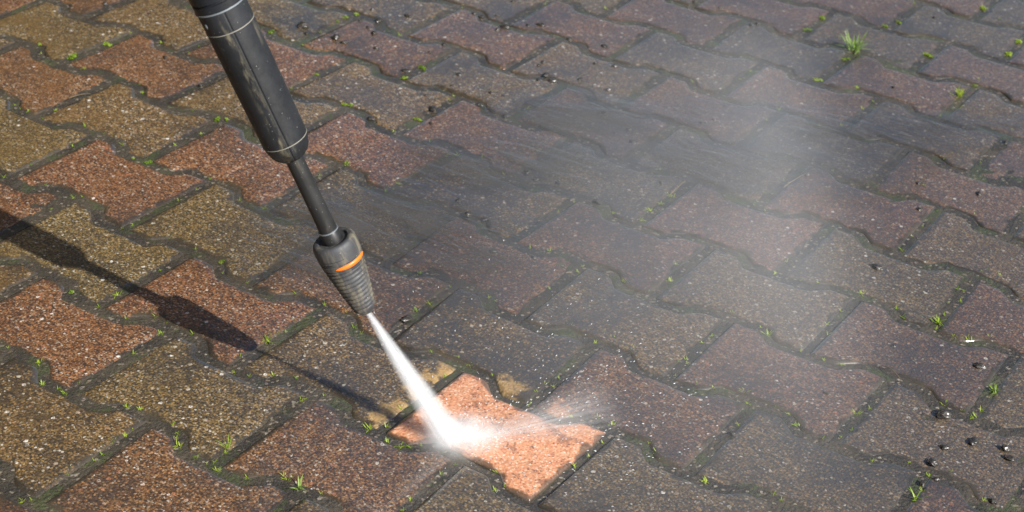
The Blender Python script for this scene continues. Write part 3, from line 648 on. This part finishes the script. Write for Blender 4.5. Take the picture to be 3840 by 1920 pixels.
def fan_shader(b):
    p = b.n('TexCoord', out='Object')                # unit cone along +X, opening with x
    x, y, z = b.n('SeparateXYZ', out=None, Vector=p).outputs
    xx = b.m('MAXIMUM', x, 0.02)
    ay, az = b.m('DIVIDE', y, xx), b.m('DIVIDE', z, xx)
    r = b.m('SQRT', b.m('ADD', b.m('MULTIPLY', ay, ay), b.m('MULTIPLY', az, az)))
    f = b.m('MULTIPLY', b.m('POWER', b.m('SUBTRACT', 1.0, r, clamp=True), 1.3), b.m('POWER', b.m('SUBTRACT', 1.0, x, clamp=True), 1.4))
    sv = b.n('CombineXYZ', X=b.m('MULTIPLY', x, 0.6), Y=b.m('MULTIPLY', ay, 5.0), Z=b.m('MULTIPLY', az, 5.0))
    st = b.smooth(b.noise(sv, 2.2, 4, 0.65), 0.42, 0.75)
    b.vol(b.n('VolumePrincipled', Color=(0.965, 0.983, 1.0, 1), Density=b.m('MULTIPLY', b.m('MULTIPLY', f, st), 250.0), Anisotropy=-0.2))
v, f = lathe([(0.0, 0.001), (0.5, 0.52), (1.0, 1.02)], 32)
fan = link('spray_fan', mesh('spray_fan', [(z, x, y) for x, y, z in v], f), splash, volume_mat('splash_fan', fan_shader, 0.35))
fd = Vector((FANX.x, FANX.y, 0.16)).normalized()
fan.rotation_mode = 'QUATERNION'; fan.rotation_quaternion = fd.to_track_quat('X', 'Z')
fan.scale = (0.19, 0.060, 0.040)
M_DROP = NT('water_drop')
M_DROP.surf(M_DROP.bsdf(Base_Color=(0.9, 0.93, 0.96), Roughness=0.08, Specular_IOR_Level=0.6, Transmission_Weight=0.5, IOR=1.33)); M_DROP = M_DROP.mat
v, f = [], []
rng = random.Random(3)
octv = [(1, 0, 0), (-1, 0, 0), (0, 1, 0), (0, -1, 0), (0, 0, 1), (0, 0, -1)]
octf = [(0, 2, 4), (2, 1, 4), (1, 3, 4), (3, 0, 4), (2, 0, 5), (1, 2, 5), (3, 1, 5), (0, 3, 5)]
for k in range(700):
    an = math.atan2(FANX.y, FANX.x) + rng.gauss(0, 0.75)
    rr = 0.02 + 0.26 * rng.random() ** 1.6
    z = max(0.003, rr * abs(rng.gauss(0.16, 0.14)))
    s = rng.uniform(0.00020, 0.00062)
    k0 = len(v)
    dv = Vector((math.cos(an), math.sin(an), 0.3)).normalized()
    for t in octv:
        q_ = Vector(t) * s
        q_ += dv * q_.dot(dv) * 2.5
        v.append((rr * math.cos(an) + q_.x, rr * math.sin(an) + q_.y, z + q_.z))
    f += [tuple(k0 + t for t in tri) for tri in octf]
dr = link('droplets', mesh('droplets', v, f), splash, M_DROP)
tag(dr, kind='stuff')

def mist_shader(b):
    p = b.n('TexCoord', out='Object')
    d = b.vm('LENGTH', p, out='Value')
    f = b.smooth(b.m('SUBTRACT', 1.0, d, clamp=True), 0.0, 0.75)
    st = b.lin(b.noise(b.n('Mapping', Vector=p, Scale=(1.0, 1.6, 1.0)), 1.5, 3, 0.55), 0.34, 0.68, 0.75, 1.22)
    w = b.m('SUBTRACT', b.vm('DOT_PRODUCT', b.pos(), (0.857, 0.516, 0.0), out='Value'), 0.33)      # the curtain of drops ends on the right
    side = b.m('SUBTRACT', 1.0, b.smooth(w, -0.03, 0.12))
    curtain = b.m('EXPONENT', b.m('MULTIPLY', b.m('MULTIPLY', w, w), -190.0))
    f = b.m('MULTIPLY', f, b.m('ADD', b.m('MULTIPLY', side, 0.75), b.m('MULTIPLY', curtain, 0.55)))
    b.vol(b.n('VolumePrincipled', Color=(0.90, 0.95, 1.0, 1), Density=b.m('MULTIPLY', b.m('MULTIPLY', f, st), MIST), Anisotropy=-0.1))
M_MIST = volume_mat('fine_mist', mist_shader, 1.0)
mist = link('spray_mist', ico(), None, M_MIST)
tag(mist, 'fine drifting mist of spray right of the jet', 'mist', kind='stuff')
mist.location = (0.07, 0.36, 0.13); mist.scale = (0.40, 0.74, 0.15); mist.rotation_euler = (0, 0, math.radians(20))

# ---------------------------------------------------------------- where a small thing lies in the picture, in words
PLACED = []
def place(o, what): PLACED.append((o, what))
def name_places():
    cols = ['far left', 'left', 'centre', 'right', 'far right']
    rows = ['top edge', 'upper middle', 'lower middle', 'bottom']
    small = 'first second third fourth fifth sixth seventh eighth ninth tenth eleventh twelfth thirteenth fourteenth fifteenth sixteenth seventeenth eighteenth nineteenth'.split()
    tens = ['twentieth', 'thirtieth', 'fortieth']; pre = ['twenty', 'thirty', 'forty']
    def ordinal(n):
        if n <= 19: return small[n - 1]
        n -= 20
        return tens[n // 10] if n % 10 == 0 else pre[n // 10] + '-' + small[n % 10 - 1]
    cells = {}
    for o, what in PLACED:
        c = o.location - CAM; z = c.dot(FWD)
        sx, sy = c.dot(RIGHT) / z * 59.245 / 36 + 0.5, c.dot(DOWN) / z * 59.245 / 18 + 0.5
        k = (what, cols[max(0, min(4, int(sx * 5)))], rows[max(0, min(3, int(sy * 4)))])
        cells.setdefault(k, []).append((sx, o))
    for (what, c, rw), lst in cells.items():
        lst.sort(key=lambda t: t[0])
        for i, (_, o) in enumerate(lst):
            o['label'] = what + ', ' + c + ' ' + rw + (', ' + ordinal(i + 1) + ' from the left there' if len(lst) > 1 else '')

# ---------------------------------------------------------------- plants in the joints
M_GRASS = leaf_material('young_grass', (0.17, 0.28, 0.016), (0.44, 0.52, 0.06))
M_MOSS = leaf_material('bright_moss', (0.11, 0.19, 0.012), (0.32, 0.42, 0.035))
M_PALE = leaf_material('pale_grass', (0.22, 0.36, 0.07), (0.55, 0.58, 0.25))
def blades(n, lmin, lmax, wid, up, rng, spread):
    v, f = [], []
    for k in range(n):
        an = rng.uniform(0, 2 * math.pi)
        L = rng.uniform(lmin, lmax); el = rng.uniform(*up); bend = rng.uniform(-0.5, 0.9)
        bx, by = rng.gauss(0, spread), rng.gauss(0, spread)
        w = wid * rng.uniform(0.7, 1.3)
        x = y = 0.0; z = -0.001
        side = (-math.sin(an), math.cos(an))
        k0 = len(v)
        for s in range(4):
            t = s / 3
            ww = w * (0.75 + 0.6 * t) * (1 - t) ** 0.6 if s < 3 else 0.0
            px, py = bx + x * math.cos(an), by + x * math.sin(an)
            if s < 3:
                v.append((px - side[0] * ww, py - side[1] * ww, z)); v.append((px + side[0] * ww, py + side[1] * ww, z - ww * 0.3))
            else: v.append((px, py, z))
            e = el - bend * t
            x += math.cos(e) * L / 3; z += math.sin(e) * L / 3
        f += [(k0, k0 + 1, k0 + 3, k0 + 2), (k0 + 2, k0 + 3, k0 + 5, k0 + 4), (k0 + 4, k0 + 5, k0 + 6)]
    return v, f
def moss(n, rad, rng):
    v, f = [], []
    for k in range(n):
        r = rad * math.sqrt(rng.random()); an = rng.uniform(0, 6.283)
        r *= 1 + 0.5 * noise.noise(Vector((math.cos(an) * 1.5, math.sin(an) * 1.5, n)))
        c = Vector((r * math.cos(an), r * math.sin(an) * 0.6, rng.uniform(0, 0.0024) * max(0.0, 1 - r / rad) + 0.0004))
        nrm = Vector((rng.gauss(0, 0.6), rng.gauss(0, 0.6), 1)).normalized()
        s = rng.uniform(0.0007, 0.0014)
        u_ = nrm.orthogonal().normalized(); w_ = nrm.cross(u_)
        k0 = len(v)
        for t in range(5):
            q_ = c + (u_ * math.cos(t * 1.2566) + w_ * math.sin(t * 1.2566)) * s * (1.0 if t else 1.5)
            v.append(tuple(q_))
        f.append(tuple(range(k0, k0 + 5)))
    return v, f
def mk(name, geo, mat):
    me = mesh(name, *geo); me.materials.append(mat); return me
rng = random.Random(11)
V_S = [mk('grass_sprout', blades(rng.randint(6, 10), 0.0030, 0.0065, 0.00055, (0.1, 1.0), rng, 0.0009), M_GRASS) for _ in range(9)]
V_B = [mk('grass_sprout', blades(rng.randint(9, 15), 0.0045, 0.0090, 0.00060, (0.1, 1.0), rng, 0.0020), M_GRASS) for _ in range(6)]
V_M = [mk('moss_clump', moss(rng.randint(55, 90), 0.0075, rng), M_MOSS) for _ in range(5)]
items = [tuple(float(q) for q in t.split(',')) for t in SPROUTS.split(';')]
n_small = 0
for (x, y, s, ms) in items:
    z = max(mud_height(x, y), -0.002) + 0.0012
    if ms:
        o = bpy.data.objects.new('moss_clump', rng.choice(V_M)); col.objects.link(o)
        k = 1.5 if s == 2 else 1.0
        place(o, 'large moss clump in a joint' if s == 2 else 'small bright moss clump in a joint')
        tag(o, None, 'moss', 'larger moss clumps in the joints' if s == 2 else 'small moss clumps in the joints')
    else:
        if s == 1:
            n_small += 1
            if n_small % 9 == 0: continue
        o = bpy.data.objects.new('grass_sprout', rng.choice(V_B if s == 2 else V_S)); col.objects.link(o)
        k = 1.0
        place(o, 'leafy green sprout in a joint' if s == 2 else 'tiny green sprout in a joint')
        tag(o, None, 'sprout', 'leafy sprouts in the joints' if s == 2 else 'tiny sprouts in the joints')
    k *= rng.uniform(0.5, 1.1)
    o.location = (x, y, z); o.rotation_euler = (0, 0, rng.uniform(0, 6.28)); o.scale = (k, k, k * rng.uniform(0.8, 1.1))

SPECIAL = [  # x, y, blades, min, max length, width, mat, name, label
    (-0.109, 1.236, 46, 0.018, 0.046, 0.0011, M_PALE, 'grass_tuft', 'largest spiky grass tuft, alone in the top right of the pavement'),
    (0.091, 1.178, 26, 0.010, 0.020, 0.0010, M_GRASS, 'grass_tuft', 'bright flat green tuft near the right edge, below the spiky tuft'),
    (-0.108, -0.199, 9, 0.008, 0.016, 0.0009, M_PALE, 'grass_tuft', 'pale bleached grass tuft at the bottom edge, left of the orange paver'),
    (-0.206, -0.194, 18, 0.009, 0.018, 0.0005, M_GRASS, 'grass_tuft', 'fine dark bladed tuft beside the yellow paver at lower left'),
    (-0.303, -0.014, 14, 0.008, 0.016, 0.0009, M_GRASS, 'grass_tuft', 'upright green tuft at the tip of the lance shadow'),
    (0.407, 0.177, 10, 0.010, 0.018, 0.0008, M_GRASS, 'grass_tuft', 'upright green tuft close to the bottom right corner'),
    (0.408, 0.421, 12, 0.008, 0.015, 0.0008, M_GRASS, 'grass_tuft', 'small upright tuft on the right edge above the dark clods'),
    (0.303, 0.523, 20, 0.007, 0.014, 0.0009, M_GRASS, 'grass_tuft', 'branching green plant standing in the long joint at right'),
]
for (x, y, n, l0, l1, wd_, mt, nm, lb) in SPECIAL:
    o = link(nm, mesh(nm, *blades(n, l0, l1, wd_, (0.25, 1.25), rng, l0 * 0.22)), None, mt)
    o.location = (x, y, max(mud_height(x, y), -0.002) + 0.001)
    tag(o, lb, 'grass')

# ---------------------------------------------------------------- clods of dirt and dry stalks
M_CLOD = NT('wet_dirt_clod'); p_ = M_CLOD.pos()
nz = M_CLOD.noise(p_, 240, 4)
M_CLOD.surf(M_CLOD.bsdf(Base_Color=M_CLOD.mix(nz, (0.010, 0.008, 0.006), (0.036, 0.027, 0.018)), Roughness=0.5, Normal=M_CLOD.bump(nz, 1.0, 0.003), Coat_Weight=0.45, Coat_Roughness=0.28, Coat_IOR=1.85)); M_CLOD = M_CLOD.mat
def clod(seed):
    bm = bmesh.new(); bmesh.ops.create_icosphere(bm, subdivisions=3, radius=1.0)
    sv = Vector((seed * 3.1, seed * 7.7, 1.3))
    for w in bm.verts:
        k = 1 + 0.50 * noise.noise(w.co * 1.3 + sv) + 0.28 * noise.noise(w.co * 3.4 + sv)
        w.co = Vector((w.co.x * k, w.co.y * k * 0.8, w.co.z * k * 0.55))
    me = bpy.data.meshes.new('dirt_clod'); bm.to_mesh(me); bm.free()
    me.polygons.foreach_set('use_smooth', [True] * len(me.polygons))
    me.materials.append(M_CLOD)
    return me
V_C = [clod(k) for k in range(9)]
for t in CLODS.split(';'):
    x, y, s = (float(q) for q in t.split(','))
    o = bpy.data.objects.new('dirt_clod', rng.choice(V_C)); col.objects.link(o)
    k = rng.uniform(0.0038, 0.0062) if s == 2 else rng.uniform(0.0026, 0.0042)
    o.location = (x, y, k * 0.25); o.scale = (k * rng.uniform(1, 1.5), k, k * rng.uniform(0.7, 1.1)); o.rotation_euler = (0, 0, rng.uniform(0, 6.28))
    place(o, 'lump of dark wet dirt' if s == 2 else 'small dark crumb of dirt')
    tag(o, None, 'dirt', 'lumps of dirt on the pavers' if s == 2 else 'crumbs of dirt on the pavers')
for (x, y, k, lb) in ((-0.83, 0.702, 0.0085, 'glistening dark clod just right of the lance grip'), (-0.763, 0.701, 0.0075, 'round dark clod standing up on a paver right of the grip'),
                      (0.377, 0.336, 0.0078, 'large wet clod beside the joint near the lower right corner'), (0.399, 0.244, 0.0062, 'rounded glistening clod low down near the bottom right corner')):
    o = bpy.data.objects.new('dirt_clod', rng.choice(V_C)); col.objects.link(o)
    o.location = (x, y, k * 0.3); o.scale = (k, k, k); o.rotation_euler = (0, 0, rng.uniform(0, 6.28))
    tag(o, lb, 'dirt')
M_STRAW = plain('dry_straw', (0.13, 0.095, 0.05), 0.6)
def stalk(a, b_, h, r, lb):
    v, f = [], []
    A, B = Vector((*a, 0.002)), Vector((*b_, 0.002 + h))
    d = (B - A).normalized(); u_ = d.orthogonal().normalized(); w_ = d.cross(u_)
    for s in range(6):
        t = s / 5; c = A.lerp(B, t) + Vector((0, 0, 0.004 * math.sin(math.pi * t))) + w_ * 0.002 * math.sin(3 * t)
        for k in range(5):
            v.append(tuple(c + (u_ * math.cos(k * 1.2566) + w_ * math.sin(k * 1.2566)) * r * (1 - 0.5 * t)))
    for s in range(5):
        for k in range(5): f.append((s * 5 + k, s * 5 + (k + 1) % 5, s * 5 + 5 + (k + 1) % 5, s * 5 + 5 + k))
    o = link('dry_stalk', mesh('dry_stalk', v, f), None, M_STRAW)
    tag(o, lb, 'stalk')
stalk((0.006, 0.714), (0.016, 0.765), 0.004, 0.0006, 'thin pale stalk lying in the mist right of centre')
stalk((-0.106, 0.59), (-0.105, 0.63), 0.005, 0.0007, 'short dry twig above the row of grass sprouts at centre')
stalk((-0.913, 0.279), (-0.899, 0.307), 0.002, 0.0007, 'dry yellow stalk in a joint at upper left')
stalk((0.284, 0.383), (0.312, 0.371), 0.001, 0.0006, 'dry grass stem lying in the wet joint at lower right')

# ---------------------------------------------------------------- dark timber house wall beyond the pavement, seen mirrored in the wet pavers at left
house = bpy.data.objects.new('timber_house', None); col.objects.link(house)
SF = Vector((FWD.x, FWD.y, 0)).normalized(); SR = Vector((SF.y, -SF.x, 0))
corner = Vector((CAM.x, CAM.y, 0)) + SF * 3.3 - SR * 1.22
hm = Matrix((-SR, -SF, Vector((0, 0, 1)))).transposed().to_4x4(); hm.translation = corner      # local x to the left, y towards the pavement
house.matrix_world = hm
tag(house, 'dark timber house whose wall is mirrored in the wet pavers at left', 'house')
b = NT('dark_stained_timber'); p_ = b.n('TexCoord', out='Object')
gr = b.noise(b.n('Mapping', Vector=p_, Scale=(0.3, 6, 6)), 6, 4)
b.surf(b.bsdf(Base_Color=b.mix(gr, (0.008, 0.005, 0.003), (0.020, 0.012, 0.006)), Roughness=0.7)); M_TIMBER = b.mat
def box(x0, x1, y0, y1, z0, z1):
    v = [(x, y, z) for x in (x0, x1) for y in (y0, y1) for z in (z0, z1)]
    return v, [(0, 1, 3, 2), (4, 6, 7, 5), (0, 4, 5, 1), (2, 3, 7, 6), (0, 2, 6, 4), (1, 5, 7, 3)]
link('wall', mesh('wall', *box(0.02, 7.0, -4.0, -0.03, -0.006, 5.7), smooth=False), house, M_TIMBER)
link('sky_blocking_wing', mesh('sky_blocking_wing', *box(0.55, 7.0, 0.002, 4.6, -0.006, 5.7), smooth=False), house, M_TIMBER)  # unseen wing, added to keep skylight out of the shadows at left
board = mesh('board', *box(0.0, 0.54, -0.028, 0.0, 0.0, 0.185), smooth=False); board.materials.append(M_TIMBER)
for k in range(29):
    o = bpy.data.objects.new('board', board); col.objects.link(o); o.parent = house; o.location = (0, 0, 0.01 + k * 0.19)
link('roof', mesh('roof', *box(-0.3, 7.3, -4.3, 0.4, 5.72, 5.86), smooth=False), house, M_TIMBER)

bpy.context.view_layer.update()
name_places()
